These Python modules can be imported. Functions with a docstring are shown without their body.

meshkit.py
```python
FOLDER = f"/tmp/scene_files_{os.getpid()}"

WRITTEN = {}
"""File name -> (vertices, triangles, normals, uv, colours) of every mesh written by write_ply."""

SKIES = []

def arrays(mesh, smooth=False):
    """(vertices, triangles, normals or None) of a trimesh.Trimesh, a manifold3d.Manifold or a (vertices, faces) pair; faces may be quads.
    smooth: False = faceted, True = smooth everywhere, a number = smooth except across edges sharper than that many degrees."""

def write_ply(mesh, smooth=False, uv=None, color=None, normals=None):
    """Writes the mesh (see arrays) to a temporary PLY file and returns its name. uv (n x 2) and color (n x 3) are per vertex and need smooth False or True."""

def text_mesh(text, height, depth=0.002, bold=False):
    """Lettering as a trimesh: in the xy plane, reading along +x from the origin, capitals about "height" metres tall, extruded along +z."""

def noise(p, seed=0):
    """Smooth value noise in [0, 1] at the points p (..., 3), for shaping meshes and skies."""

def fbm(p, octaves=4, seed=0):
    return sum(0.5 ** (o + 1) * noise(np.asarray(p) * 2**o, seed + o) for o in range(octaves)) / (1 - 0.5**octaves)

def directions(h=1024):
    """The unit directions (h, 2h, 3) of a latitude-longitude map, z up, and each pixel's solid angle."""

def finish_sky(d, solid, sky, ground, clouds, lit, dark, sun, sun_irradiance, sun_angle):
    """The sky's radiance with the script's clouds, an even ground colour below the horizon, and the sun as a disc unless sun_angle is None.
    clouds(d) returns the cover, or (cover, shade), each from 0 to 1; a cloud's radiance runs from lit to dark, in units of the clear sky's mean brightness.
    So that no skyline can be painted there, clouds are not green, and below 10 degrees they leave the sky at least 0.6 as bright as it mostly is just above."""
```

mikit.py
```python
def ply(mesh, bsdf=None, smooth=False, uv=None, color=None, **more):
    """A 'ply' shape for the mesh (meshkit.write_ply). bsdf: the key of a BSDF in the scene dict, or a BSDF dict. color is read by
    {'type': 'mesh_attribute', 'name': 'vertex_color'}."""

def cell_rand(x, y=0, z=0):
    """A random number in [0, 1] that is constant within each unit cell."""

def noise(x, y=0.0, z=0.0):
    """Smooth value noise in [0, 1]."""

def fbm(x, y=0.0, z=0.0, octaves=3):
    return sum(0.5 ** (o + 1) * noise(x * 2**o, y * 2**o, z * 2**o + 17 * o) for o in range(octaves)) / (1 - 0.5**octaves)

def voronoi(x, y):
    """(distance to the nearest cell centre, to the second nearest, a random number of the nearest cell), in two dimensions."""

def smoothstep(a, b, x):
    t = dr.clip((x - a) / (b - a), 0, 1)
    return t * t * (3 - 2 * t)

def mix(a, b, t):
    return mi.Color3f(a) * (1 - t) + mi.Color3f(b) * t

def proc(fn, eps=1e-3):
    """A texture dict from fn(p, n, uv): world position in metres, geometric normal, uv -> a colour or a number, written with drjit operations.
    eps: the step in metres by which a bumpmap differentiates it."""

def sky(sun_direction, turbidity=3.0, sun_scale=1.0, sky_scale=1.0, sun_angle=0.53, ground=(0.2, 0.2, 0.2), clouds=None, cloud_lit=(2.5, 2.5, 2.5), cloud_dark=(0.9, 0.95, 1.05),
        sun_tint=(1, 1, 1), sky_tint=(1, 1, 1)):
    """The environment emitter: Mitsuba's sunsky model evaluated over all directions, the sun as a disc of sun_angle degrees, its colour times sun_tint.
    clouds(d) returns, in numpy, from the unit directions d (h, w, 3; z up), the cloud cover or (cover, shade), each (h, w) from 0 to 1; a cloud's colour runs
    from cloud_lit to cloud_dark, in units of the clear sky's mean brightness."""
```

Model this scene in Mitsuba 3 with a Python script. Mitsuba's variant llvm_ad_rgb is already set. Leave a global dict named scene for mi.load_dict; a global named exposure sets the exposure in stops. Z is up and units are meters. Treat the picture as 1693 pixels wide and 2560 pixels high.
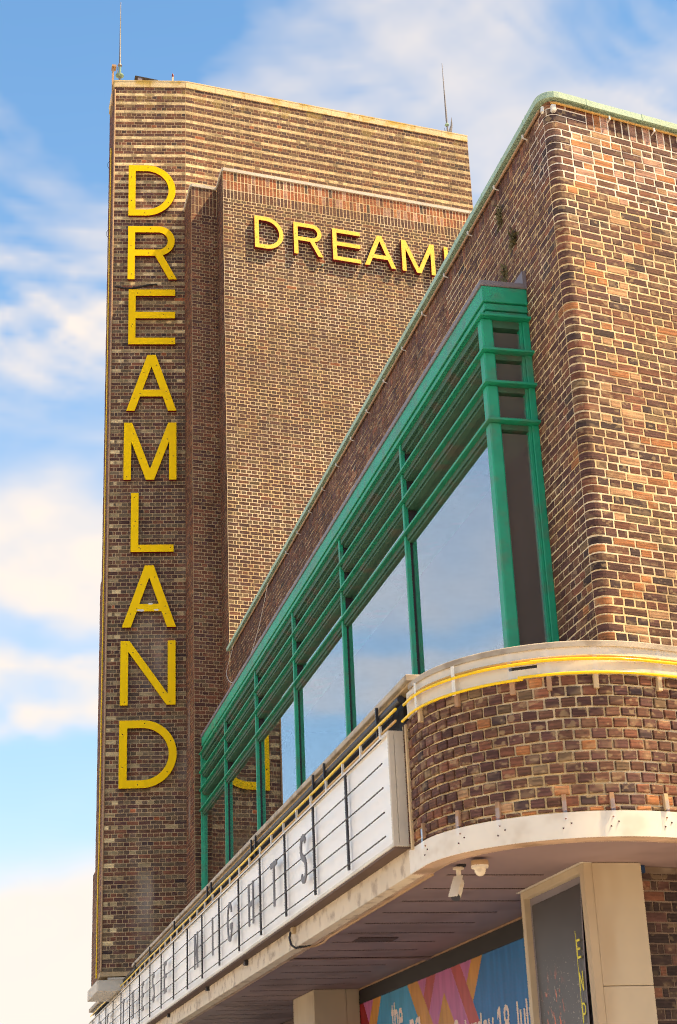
import math, random, numpy as np, trimesh, mitsuba as mi, drjit as dr
import mikit, meshkit
from shapely.geometry import Polygon, Point, box as sbox
from shapely.ops import unary_union
from shapely import affinity
T = mi.ScalarTransform4f
scene, labels = {}, {}
rnd = random.Random(7)
exposure = 2.9
# ------------------------------------------------------------------ camera, sky
FOV = 23.95
RM = np.array([[0.97214231, 0.05186683, 0.22858077], [-0.23105618, 0.3759863, 0.89735575], [-0.03940024, -0.92517249, 0.37749635]])
FWD, UP = RM[:, 2], -RM[:, 1]
scene['camera'] = {'type': 'perspective', 'fov': FOV, 'fov_axis': 'x', 'near_clip': 0.1, 'far_clip': 3000.0,
                   'to_world': T().look_at(origin=[0, 0, 0], target=FWD.tolist(), up=UP.tolist())}
SUN = (1.0, -0.49, 1.8)


def cloud(d):
    """Cover and shade by azimuth (degrees from the street's direction, right positive) and elevation, plus wisps from noise."""
    el = np.degrees(np.arcsin(np.clip(d[..., 2], -1, 1)))
    az = np.degrees(np.arctan2(d[..., 0], d[..., 1]))
    ca, sa = np.cos(np.radians(az)), np.sin(np.radians(az))
    warp = meshkit.fbm(np.stack([ca * 5, sa * 5, el / 9], -1), 4, 3) - 0.5
    w2 = meshkit.fbm(np.stack([ca * 16, sa * 16, el / 2.2], -1), 5, 11) - 0.5
    e = el + 4.0 * warp + 2.0 * w2
    fine = meshkit.fbm(np.stack([ca * 22, sa * 22, el / 1.6 + 4], -1), 7, 5)
    thin = 0.48 + 0.52 * np.clip((az + 13) / 9, 0, 1) + 0.5 * np.clip((-az - 60) / 20, 0, 1)

    def band(lo, hi, s0, s1):
        return 1 / (1 + np.exp(-np.clip((e - lo) / s0, -40, 40))) / (1 + np.exp(np.clip((e - hi) / s1, -40, 40)))
    # high cirrus on a flat layer, drawn out along one direction
    hx, hy = d[..., 0] / np.maximum(d[..., 2], 0.08), d[..., 1] / np.maximum(d[..., 2], 0.08)
    wob = meshkit.fbm(np.stack([hx * 1.3, hy * 1.3, 0 * hx + 2], -1), 3, 8) - 0.5
    u, v = hx * 0.85 + hy * 0.52 + 0.5 * wob, -hx * 0.52 + hy * 0.85 + 0.8 * wob
    streak = meshkit.fbm(np.stack([u * 3.2, v * 9.0, 0 * u + 2], -1), 6, 21)
    broad = meshkit.fbm(np.stack([hx * 1.9, hy * 1.9, 0 * u + 2], -1), 3, 33)
    veil = np.clip((0.5 * streak + 0.5 * broad - 0.425) * 4.6, 0, 0.56) * np.clip((el - 22) / 8, 0, 1) * (0.45 + 1.0 * fine)
    low = 0.90 * band(6.3, 9.6, 0.35, 0.9) * (0.8 + 0.35 * fine) + 0.55 * band(-8, 6.3, 0.6, 0.4)
    tex = np.clip(0.66 + 1.5 * (fine - 0.42), 0, 1)
    midc = 0.98 * band(14.9, 17.2, 0.14, 0.16) * tex * thin + 0.95 * band(18.0, 22.6, 0.25, 0.55) * thin * np.clip(0.80 + 0.6 * (fine - 0.45), 0, 1)
    puff = 0.80 * np.clip((fine - 0.43) * 4.0, 0, 1) * thin * band(26.4, 29.4, 0.7, 0.7)
    haze = (0.40 + 0.20 * np.clip((az + 13) / 9, 0, 1)) * np.exp(-np.clip(el, 0, 90) / 15)
    cov = np.clip(low + midc + puff + veil + haze, 0, 0.97)
    return cov, np.clip(0.6 * (0.48 - fine) + 0.06, 0, 1)


scene['sky'] = mikit.sky(SUN, turbidity=2.6, clouds=cloud, cloud_lit=(1.82, 1.60, 1.40), cloud_dark=(1.45, 1.38, 1.32),
                         sun_scale=0.76, sun_tint=(1.10, 0.92, 0.64), sky_tint=(0.66, 0.92, 0.92), ground=(0.26, 0.22, 0.17))

# ------------------------------------------------------------------ materials
PAL = [(.128, .060, .050), (.165, .078, .050), (.215, .087, .052), (.075, .046, .044), (.46, .19, .075), (.50, .29, .155), (.195, .125, .072),
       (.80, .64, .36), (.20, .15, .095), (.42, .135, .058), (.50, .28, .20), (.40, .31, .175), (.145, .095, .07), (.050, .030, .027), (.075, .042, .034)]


def brick_colour(p, n, uv):
    c = mi.Color3f(PAL[0])
    k = uv.x * 32
    for i in range(1, len(PAL)):
        c = dr.select(k > i - 0.25, mi.Color3f(PAL[i]), c)
    grain = mikit.fbm(p.x * 45, p.y * 45, p.z * 60, 3)
    comb = mikit.smoothstep(0.2, 0.8, mikit.noise(p.x * 6 + uv.y * 40, p.y * 6, p.z * 95))
    blot = mikit.fbm(p.x * 9 + uv.y * 13, p.y * 9, p.z * 11, 3)
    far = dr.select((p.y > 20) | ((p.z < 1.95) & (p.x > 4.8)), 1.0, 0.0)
    c = c * (0.74 + 0.42 * uv.y) * (0.34 + 0.56 * grain + 0.46 * comb) * (0.95 - 0.20 * far * dr.select(p.x > 4.965, 1.0, 0.0))  # fin and pier skip the darkening, which lifts their shade by colour
    c = mikit.mix(c, mi.Color3f(.42, .30, .17), mikit.smoothstep(0.55, 0.78, blot) * (0.32 - 0.22 * far))
    smear = mikit.fbm(p.x * 19 + 5, p.y * 19, p.z * 23, 3)
    c = mikit.mix(c, mi.Color3f(.50, .37, .20), mikit.smoothstep(0.60, 0.72, smear) * (0.35 - 0.2 * far))
    rain = mikit.fbm((p.x + p.y) * 5.0, (p.x - p.y) * 5.0, p.z * 0.35, 4)
    c = c * (0.72 + 0.56 * rain)
    stain = mikit.fbm(p.x * 1.1, p.y * 1.1, p.z * 0.42, 4)
    c = c * (0.78 + 0.46 * mikit.fbm(p.x * .6, p.y * .6, p.z * .5 + 3, 3))
    # lime bloom running down the fin, lichen under the top coping
    fin = dr.select((p.y > 29.4) & (p.x < 4.45) & (p.z < 12), 1.0, 0.0) * mikit.smoothstep(3.2, 3.9, p.x) * mikit.smoothstep(13, 7, p.z)
    c = mikit.mix(c, mi.Color3f(.36, .33, .30), mikit.smoothstep(0.50, 0.72, stain) * fin * 0.75)
    lich = mikit.smoothstep(0.55, 0.7, mikit.fbm(p.x * 5, p.y * 5, p.z * 5, 4)) * mikit.smoothstep(22.0, 22.9, p.z)
    c = mikit.mix(c, mi.Color3f(.36, .28, .06), lich * 0.45)
    return c


def mortar_colour(p, n, uv):
    a = mikit.fbm(p.x * 2.2, p.y * 2.2, p.z * 2.2, 4)
    g = mikit.fbm(p.x * 50, p.y * 50, p.z * 50, 2)
    c = mikit.mix((.84, .65, .36), (.90, .76, .52), mikit.smoothstep(0.35, 0.65, a))
    dirt = mikit.smoothstep(0.42, 0.72, mikit.fbm(p.x * 1.1 + 9, p.y * 1.1, p.z * 1.4, 4))
    c = mikit.mix(c, mi.Color3f(.36, .24, .13), dirt * 0.40)
    # the repointed patch at the top right of the corner wing
    edge = p.z - (8.10 - 0.16 * (p.x - 5.0)) + 0.12 * (a - 0.5)
    patch = dr.select((p.y < 11.72) & (p.z > 5), mikit.smoothstep(-0.03, 0.05, edge), 0.0)
    c = mikit.mix(c, mi.Color3f(.92, .82, .68), patch)
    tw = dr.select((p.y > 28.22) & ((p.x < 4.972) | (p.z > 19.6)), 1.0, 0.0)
    c = mikit.mix(c, mi.Color3f(.48, .35, .21) * (0.7 + 0.6 * a), tw * 0.8)  # duller tower joints; on the pier its shade is put into the mortar
    rain = mikit.fbm((p.x + p.y) * 5.0, (p.x - p.y) * 5.0, p.z * 0.35, 4)
    return c * (0.70 + 0.45 * g) * (0.72 + 0.56 * rain)


def mat(name, rgb, rough=0.6, metallic=0.0, spec=0.4, vary=0.25, scale=4.0, dirt=None, dirt_amt=0.0, dirt_scale=2.0, streak=False, coat=0.0):
    rgb = tuple(rgb)

    def fn(p, n, uv):
        zs = 0.25 if streak else 1.0
        a = mikit.fbm(p.x * scale, p.y * scale, p.z * scale * zs, 4)
        g = mikit.fbm(p.x * scale * 6, p.y * scale * 6, p.z * scale * 6, 2)
        c = mi.Color3f(rgb) * (1 + vary * (a - 0.5) * 2 + vary * 0.12 * (g - 0.5))
        if dirt is not None:
            m = mikit.smoothstep(0.48, 0.74, mikit.fbm(p.x * dirt_scale + 3, p.y * dirt_scale, p.z * dirt_scale * zs + 5, 4))
            c = mikit.mix(c, mi.Color3f(dirt), m * dirt_amt)
        return c
    b = {'type': 'principled', 'base_color': mikit.proc(fn), 'roughness': rough, 'metallic': metallic, 'specular': spec}
    if coat:
        b['clearcoat'] = coat
        b['clearcoat_gloss'] = 0.8
    scene[name] = {'type': 'twosided', 'bsdf': b}


scene['brick_mat'] = {'type': 'twosided', 'bsdf': {'type': 'principled', 'base_color': mikit.proc(brick_colour), 'roughness': 0.75, 'specular': 0.3}}
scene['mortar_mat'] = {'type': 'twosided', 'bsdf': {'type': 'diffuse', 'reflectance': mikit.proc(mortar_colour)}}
mat('green_paint', (.012, .32, .185), 0.42, spec=0.5, vary=.18, scale=5, dirt=(.11, .15, .11), dirt_amt=.4, dirt_scale=6)
mat('green_shaded', (.045, .13, .085), 0.6, vary=.2, scale=6, dirt=(.11, .10, .08), dirt_amt=.75, dirt_scale=5)  # darkened copy of the green paint: underside shade in the colour, plus grime
mat('copper', (.34, .50, .40), 0.55, vary=.08, scale=3, dirt=(.44, .38, .12), dirt_amt=.15, dirt_scale=3)
mat('lead', (.21, .19, .22), 0.5, vary=.2)
mat('white_paint', (.74, .70, .61), 0.5, vary=.06, scale=2, dirt=(.45, .40, .31), dirt_amt=.5, dirt_scale=1.6, streak=True)
mat('panel_white', (.89, .885, .86), 0.35, vary=.03, scale=1.5, dirt=(.68, .66, .58), dirt_amt=.35, dirt_scale=1.2, streak=True)
mat('fascia_white', (.76, .72, .64), 0.55, vary=.06, scale=2, dirt=(.50, .42, .32), dirt_amt=.4, dirt_scale=5)
mat('fascia_stained', (.66, .57, .44), 0.7, vary=.12, scale=3, dirt=(.22, .15, .10), dirt_amt=.55, dirt_scale=9)
mat('sign_under', (.13, .085, .065), 0.7, vary=.2)
mat('coping_grey', (.44, .39, .32), 0.75, vary=.2, scale=5, dirt=(.22, .17, .12), dirt_amt=.6, dirt_scale=7)
mat('stone_pale', (.58, .54, .47), 0.7, vary=.12, scale=3, dirt=(.40, .35, .27), dirt_amt=.4)
mat('stone_lichen', (.66, .53, .31), 0.8, vary=.15, scale=3, dirt=(.50, .33, .05), dirt_amt=.85, dirt_scale=5)
mat('column_stone', (.50, .415, .295), 0.65, vary=.14, scale=2.5, dirt=(.34, .23, .13), dirt_amt=.55, dirt_scale=2.2, streak=True)
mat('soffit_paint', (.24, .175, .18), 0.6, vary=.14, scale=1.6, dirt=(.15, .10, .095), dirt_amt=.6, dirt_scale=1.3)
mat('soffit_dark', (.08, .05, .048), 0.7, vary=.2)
mat('soffit_edge', (.46, .33, .24), 0.65, vary=.18, scale=4, dirt=(.22, .14, .09), dirt_amt=.6, dirt_scale=5)
mat('black_paint', (.022, .020, .024), 0.45, vary=.2)
mat('black_board', (.016, .014, .015), 0.6, vary=.2, scale=2)
mat('letter_grey', (.15, .145, .155), 0.5, vary=.14, scale=6)
mat('yellow_face', (.99, .66, .0), 0.55, spec=0.12, vary=.02, scale=1.5, dirt=(.85, .50, .01), dirt_amt=.2, dirt_scale=8)
mat('yellow_sunlit', (.92, .63, .10), 0.55, spec=0.15, vary=.03, scale=3, dirt=(.78, .52, .03), dirt_amt=.35, dirt_scale=8)  # same yellow as the fin letters, with sunlit paleness put into the colour
mat('red_return', (.17, .012, .016), 0.5, vary=.15)
mat('bolt_dark', (.05, .02, .03), 0.5)
mat('neon_yellow', (.90, .62, .004), 0.25, vary=.04, coat=0.4)
mat('neon_amber', (.60, .36, .10), 0.35, vary=.12)
mat('timber', (.36, .22, .13), 0.8, vary=.35, scale=12, streak=True)
mat('timber_pale', (.55, .42, .25), 0.8, vary=.3, scale=12, streak=True)
mat('conduit_brown', (.42, .27, .15), 0.5, vary=.2)
mat('plastic_white', (.75, .74, .70), 0.4, vary=.06)
mat('verdigris', (.20, .33, .26), 0.6, vary=.25, scale=9)
mat('rod_metal', (.22, .21, .21), 0.45, metallic=.3, vary=.2)
mat('camera_white', (.72, .66, .55), 0.4, vary=.08, scale=9, dirt=(.4, .28, .16), dirt_amt=.5, dirt_scale=14)
mat('camera_dark', (.05, .05, .06), 0.3)
mat('weed_green', (.13, .115, .055), 0.8, vary=.5, scale=30)
mat('room_dark', (.045, .04, .038), 0.9)
mat('room_wall', (.10, .085, .07), 0.9, vary=.3, scale=1.2)
mat('asphalt', (.24, .23, .215), 0.9, vary=.2)
mat('paving', (.43, .40, .355), 0.85, vary=.18, scale=1.5, dirt=(.25, .2, .16), dirt_amt=.5)
mat('mortar_dark', (.15, .105, .075), 0.9, vary=.4, scale=6, dirt=(.30, .24, .19), dirt_amt=.5, dirt_scale=4)  # dirty mortar, with the canopy shade also put into its tone
mat('rust', (.30, .12, .04), 0.8)
mat('mural_text', (.68, .55, .47), 0.6, vary=.06)
mat('poster_yellow', (.62, .55, .03), 0.5, vary=.1)
mat('poster_brown', (.15, .075, .05), 0.5, vary=.3, scale=10)
mat('blue_board', (.005, .03, .10), 0.5)
scene['glass_mat'] = {'type': 'thindielectric', 'int_ior': 4.6}
scene['glass_dim'] = {'type': 'blendbsdf', 'weight': 0.35, 'a': {'type': 'thindielectric', 'int_ior': 1.5}, 'b': {'type': 'twosided', 'bsdf': {'type': 'diffuse', 'reflectance': {'type': 'rgb', 'value': [.27, .24, .24]}}}}
scene['clear_plastic'] = {'type': 'thindielectric', 'int_ior': 1.45}


def mural_colour(p, n, uv):
    """The printed board: slanted bands of blue, orange, pink and red; a is metres along the street, z height."""
    a, z = p.y, p.z
    blue_r, blue_l = mi.Color3f(.012, .135, .36), mi.Color3f(.035, .24, .42)
    orange, pink, red = mi.Color3f(.50, .22, .045), mi.Color3f(.44, .115, .27), mi.Color3f(.40, .065, .065)
    dark_red = mi.Color3f(.26, .012, .016)

    def right_of(a0, z0, a1, z1):     # towards the camera of the slanted line
        return a < a0 + (a1 - a0) * (z - z0) / (z1 - z0)
    c = blue_r
    c = dr.select(right_of(14.761, 1.763, 15.105, 1.396), c, orange)
    c = dr.select(right_of(15.094, 1.768, 15.26, 1.60), c, pink)
    c = dr.select(right_of(15.459, 1.758, 14.973, 1.195), c, red)
    c = dr.select((z < 1.396) & right_of(15.126, 1.398, 14.973, 1.195), blue_r, c)
    c = dr.select(right_of(15.763, 1.756, 15.283, 1.186), c, pink)
    c = dr.select((z < 1.556) & right_of(16.046, 1.556, 16.306, 1.276) & ~right_of(16.046, 1.556, 15.772, 1.264), orange, c)
    c = dr.select(right_of(16.312, 1.746, 16.668, 1.346), c, red)
    c = dr.select(right_of(16.646, 1.748, 16.940, 1.369), c, pink)
    c = dr.select(right_of(16.944, 1.741, 16.76, 1.56), c, orange)
    c = dr.select(right_of(17.355, 1.739, 17.005, 1.375), c, blue_l)
    c = dr.select(right_of(18.525, 1.729, 18.735, 1.483), c, orange)
    c = dr.select(right_of(18.889, 1.730, 19.099, 1.513), c, pink)
    c = dr.select(right_of(19.293, 1.728, 19.099, 1.513), c, dark_red)
    g = mikit.fbm(a * 14, z * 3, 0, 4)
    return c * (0.78 + 0.40 * g)


def poster_colour(p, n, uv):
    a, z = p.y, p.z
    c = mi.Color3f(.048, .044, .048) * (0.8 + 0.4 * mikit.fbm(a * 3, z * 3, 0, 3))
    s = mikit.fbm(a * 26 - z * 6, z * 15, 3, 4)
    glow = mikit.smoothstep(1.35, 1.05, z) * mikit.smoothstep(11.55, 11.8, a) * mikit.smoothstep(12.15, 11.95, a)
    c = mikit.mix(c, mi.Color3f(.55, .10, .03), mikit.smoothstep(0.62, 0.72, s) * glow)
    f = mikit.fbm(a * 60, z * 60, 9, 2)
    spark = mikit.smoothstep(0.80, 0.86, f) * mikit.smoothstep(1.5, 1.2, z)
    return mikit.mix(c, mi.Color3f(.45, .38, .28), spark * 0.6)


scene['mural_mat'] = {'type': 'twosided', 'bsdf': {'type': 'principled', 'base_color': mikit.proc(mural_colour), 'roughness': 0.5, 'specular': 0.3}}
scene['poster_mat'] = {'type': 'twosided', 'bsdf': {'type': 'principled', 'base_color': mikit.proc(poster_colour), 'roughness': 0.4, 'specular': 0.4}}

# ------------------------------------------------------------------ helpers
COUNT = {}


def numbered(key):
    n = COUNT.get(key, 0)
    COUNT[key] = n + 1
    return key if n == 0 else f'{key}_{n:03d}'


def add(key, mesh, bsdf, smooth=False, uv=None, kind=None, label=None):
    key = key if key in labels else numbered(key)
    scene[key] = mikit.ply(mesh, bsdf, smooth, uv=uv)
    if kind or label:
        labels[key] = {**({'kind': kind} if kind else {}), **({'label': label} if label else {})}
    return key


def thing(key, label, cat, group=None):
    key = numbered(key)
    labels[key] = {'label': label, 'category': cat, **({'group': group} if group else {})}
    return key


def bx(x0, x1, y0, y1, z0, z1, c=0.0):
    x0, x1, y0, y1, z0, z1 = min(x0, x1), max(x0, x1), min(y0, y1), max(y0, y1), min(z0, z1), max(z0, z1)
    if c <= 0:
        return trimesh.creation.box(bounds=[[x0, y0, z0], [x1, y1, z1]])
    c = min(c, (x1 - x0) * .4, (y1 - y0) * .4, (z1 - z0) * .4)
    P = []
    for x, dx in ((x0, c), (x1, -c)):
        for y, dy in ((y0, c), (y1, -c)):
            for z, dz in ((z0, c), (z1, -c)):
                P += [(x, y + dy, z + dz), (x + dx, y, z + dz), (x + dx, y + dy, z)]
    return trimesh.convex.convex_hull(np.array(P))


def cat(ms):
    return trimesh.util.concatenate(ms)


def tube(pts, r, n=8):
    p = np.asarray(pts, float)
    t = np.gradient(p, axis=0)
    t /= np.linalg.norm(t, axis=1, keepdims=True) + 1e-12
    V, F = [], []
    a = np.cross(t[0], [0, 0, 1.0] if abs(t[0][2]) < .9 else [1.0, 0, 0])
    for i in range(len(p)):
        a = a - t[i] * (a @ t[i])
        a /= np.linalg.norm(a)
        b = np.cross(t[i], a)
        rr = r[i] if hasattr(r, '__len__') else r
        for k in range(n):
            g = 2 * math.pi * k / n
            V.append(p[i] + rr * (math.cos(g) * a + math.sin(g) * b))
    for i in range(len(p) - 1):
        for k in range(n):
            q, w = i * n + k, i * n + (k + 1) % n
            F += [(q, w, w + n), (q, w + n, q + n)]
    V += [p[0], p[-1]]
    for k in range(n):
        F += [(len(V) - 2, (k + 1) % n, k), (len(V) - 1, (len(p) - 1) * n + k, (len(p) - 1) * n + (k + 1) % n)]
    return trimesh.Trimesh(np.array(V), np.array(F), process=False)


def lathe(prof, at, n=20):
    m = trimesh.creation.revolve(np.array(prof, float), sections=n)
    m.apply_translation(at)
    return m


def extr(shape, depth):
    gs = getattr(shape, 'geoms', [shape])
    return cat([trimesh.creation.extrude_polygon(g, depth, engine='earcut') for g in gs])


def frame_xf(origin, u, n):
    """Local (x along u, y up, z out along n) to world."""
    m = np.eye(4)
    m[:3, 0] = [u[0], u[1], 0]
    m[:3, 1] = [0, 0, 1]
    m[:3, 2] = [n[0], n[1], 0]
    m[:3, 3] = origin
    return m


class Path:
    """A plan line of straights and arcs, the outside on its right hand."""
    def __init__(self):
        self.seg, self.L, self.breaks = [], 0.0, []

    def line(self, p, q):
        p, q = np.array(p, float), np.array(q, float)
        l = np.linalg.norm(q - p)
        self.seg.append(('L', self.L, self.L + l, p, (q - p) / l))
        self.L += l
        return self

    def arc(self, c, R, a0, a1):
        l = R * abs(math.radians(a1 - a0))
        self.seg.append(('A', self.L, self.L + l, np.array(c, float), R, math.radians(a0), math.radians(a1)))
        self.L += l
        return self

    def at(self, s):
        g = next((g for g in self.seg if s <= g[2] + 1e-9), self.seg[-1])
        if g[0] == 'L':
            d = g[4]
            return g[3] + d * (s - g[1]), np.array([d[1], -d[0]])
        a = g[5] + (g[6] - g[5]) * (s - g[1]) / (g[2] - g[1])
        n = np.array([math.cos(a), math.sin(a)])
        return g[3] + g[4] * n, n

    def samples(self, s0, s1, step=0.05):
        out = [s0]
        for g in self.seg:
            if g[0] == 'A':
                k = max(1, int((g[2] - g[1]) / step))
                out += [g[1] + (g[2] - g[1]) * i / k for i in range(k + 1)]
            else:
                out += [g[1] + 1e-6, g[2] - 1e-6]
        out = sorted(x for x in out if s0 < x < s1)
        return [s0] + out + [s1]


def sweep(path, s0, s1, prof, step=0.05):
    """Closed prism of the profile [(offset out, z)...] (counter-clockwise seen along the path) swept along the path."""
    ss = path.samples(s0, s1, step)
    V = []
    for s in ss:
        p, n = path.at(s)
        V += [(p[0] + n[0] * o, p[1] + n[1] * o, z) for o, z in prof]
    m, F = len(prof), []
    for i in range(len(ss) - 1):
        for k in range(m):
            a, b = i * m + k, i * m + (k + 1) % m
            F += [(a, b, b + m), (a, b + m, a + m)]
    poly = trimesh.creation.triangulate_polygon(Polygon(prof), engine='earcut')
    idx = [int(np.argmin([(v[0] - q[0]) ** 2 + (v[1] - q[1]) ** 2 for q in prof])) for v in poly[0]]
    for f in poly[1]:
        F.append(tuple(idx[j] for j in f))
        F.append(tuple(idx[j] + (len(ss) - 1) * m for j in f[::-1]))
    t = trimesh.Trimesh(np.array(V), np.array(F), process=False)
    t.fix_normals()
    return t


def rect(o0, o1, z0, z1):
    return [(o0, z0), (o1, z0), (o1, z1), (o0, z1)]


def project(P):
    c = RM.T @ np.asarray(P, float)
    return (c[0] / c[2], c[1] / c[2], c[2]) if c[2] > 0.5 else (9, 9, -1)


class Wall:
    """Bricks of one thing: the 300 that show largest become parts, the rest one part."""
    def __init__(self, key, r):
        self.key, self.b, self.r = key, [], random.Random(r)

    def brick(self, path, s0, s1, z0, z1, col, chamfer=0.0, name='brick', proud=0.006, jit=0.0012, joint=0.0055, depth=0.02):
        r = self.r
        s0, s1, z0, z1 = s0 + joint, s1 - joint, z0 + joint, z1 - joint
        if s1 - s0 < 0.012:
            return
        ss = [s0, s1]
        for g in path.seg:
            if g[0] == 'A' and s1 > g[1] and s0 < g[2]:
                k = 9 if path is WING else 2
                ss = [s0 + (s1 - s0) * i / k for i in range(k + 1)]
        pr = proud + r.uniform(-.0018, .0022)
        J = lambda: r.uniform(-jit, jit)
        tl, tr, bl, br = J(), J(), J(), J()
        V, n = [], len(ss)
        for i, s in enumerate(ss):
            f = i / (n - 1)
            zb, zt = z0 + bl + (br - bl) * f, z1 + tl + (tr - tl) * f
            p, nn = path.at(min(max(s, 0), path.L))
            end = (i == 0) - (i == n - 1)
            if chamfer:
                d = path.at(min(max(s + end * chamfer, 0), path.L))[0]
                for o, z, q in ((-depth, zb, p), (pr - chamfer, zb, p), (pr, zb + chamfer, d), (pr, zt - chamfer, d), (pr - chamfer, zt, p), (-depth, zt, p)):
                    V.append((q[0] + nn[0] * o, q[1] + nn[1] * o, z))
            else:
                for o, z in ((-depth, zb), (pr, zb), (pr, zt), (-depth, zt)):
                    V.append((p[0] + nn[0] * o, p[1] + nn[1] * o, z))
        m = len(V) // n
        F = []
        for i in range(n - 1):
            for k in range(m - 1):
                a = i * m + k
                F += [(a, a + m, a + m + 1), (a, a + m + 1, a + 1)]
        e = (n - 1) * m
        if m == 6:
            F += [(0, 1, 4), (0, 4, 5), (1, 2, 3), (1, 3, 4), (e, e + 4, e + 1), (e, e + 5, e + 4), (e + 1, e + 3, e + 2), (e + 1, e + 4, e + 3)]
        else:
            F += [(0, 1, 2), (0, 2, 3), (e, e + 2, e + 1), (e, e + 3, e + 2)]
        self.b.append((np.array(V), np.array(F), (col / 32.0, r.random()), name))

    def finish(self, want=300, rest='brickwork'):
        FX, FY = math.tan(math.radians(FOV / 2)), math.tan(math.radians(FOV / 2)) * 2560 / 1693
        size = []
        for V, F, c, nm in self.b:
            q = [project(v) for v in V]
            x, y = [a[0] for a in q], [a[1] for a in q]
            inside = min(x) < FX * .985 and max(x) > -FX * .985 and min(y) < FY * .985 and max(y) > -FY * .985
            m = len(V) // 2
            size.append((max(x) - min(x)) * (max(y) - min(y)) if inside and q[0][2] > 0 else 0)
        by = {}
        for i, b in enumerate(self.b):
            by.setdefault(b[3], []).append(i)
        left = []
        for nm, ids in by.items():
            ids.sort(key=lambda i: -size[i])
            for i in sorted(i for i in ids[:want] if size[i] > 0):
                V, F, c, _ = self.b[i]
                add(f'{self.key}__{nm}', (V, F), 'brick_mat', uv=np.tile(c, (len(V), 1)))
            left += [i for i in ids[:want] if size[i] == 0] + ids[want:]
        if left:
            at, Vs, Fs, U = 0, [], [], []
            for i in left:
                V, F, c, _ = self.b[i]
                Vs.append(V)
                Fs.append(F + at)
                U.append(np.tile(c, (len(V), 1)))
                at += len(V)
            add(f'{self.key}__{rest}', (np.vstack(Vs), np.vstack(Fs)), 'brick_mat', uv=np.vstack(U), kind='stuff')


def pick(r, weights):
    return r.choices(list(weights), list(weights.values()))[0]


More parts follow.
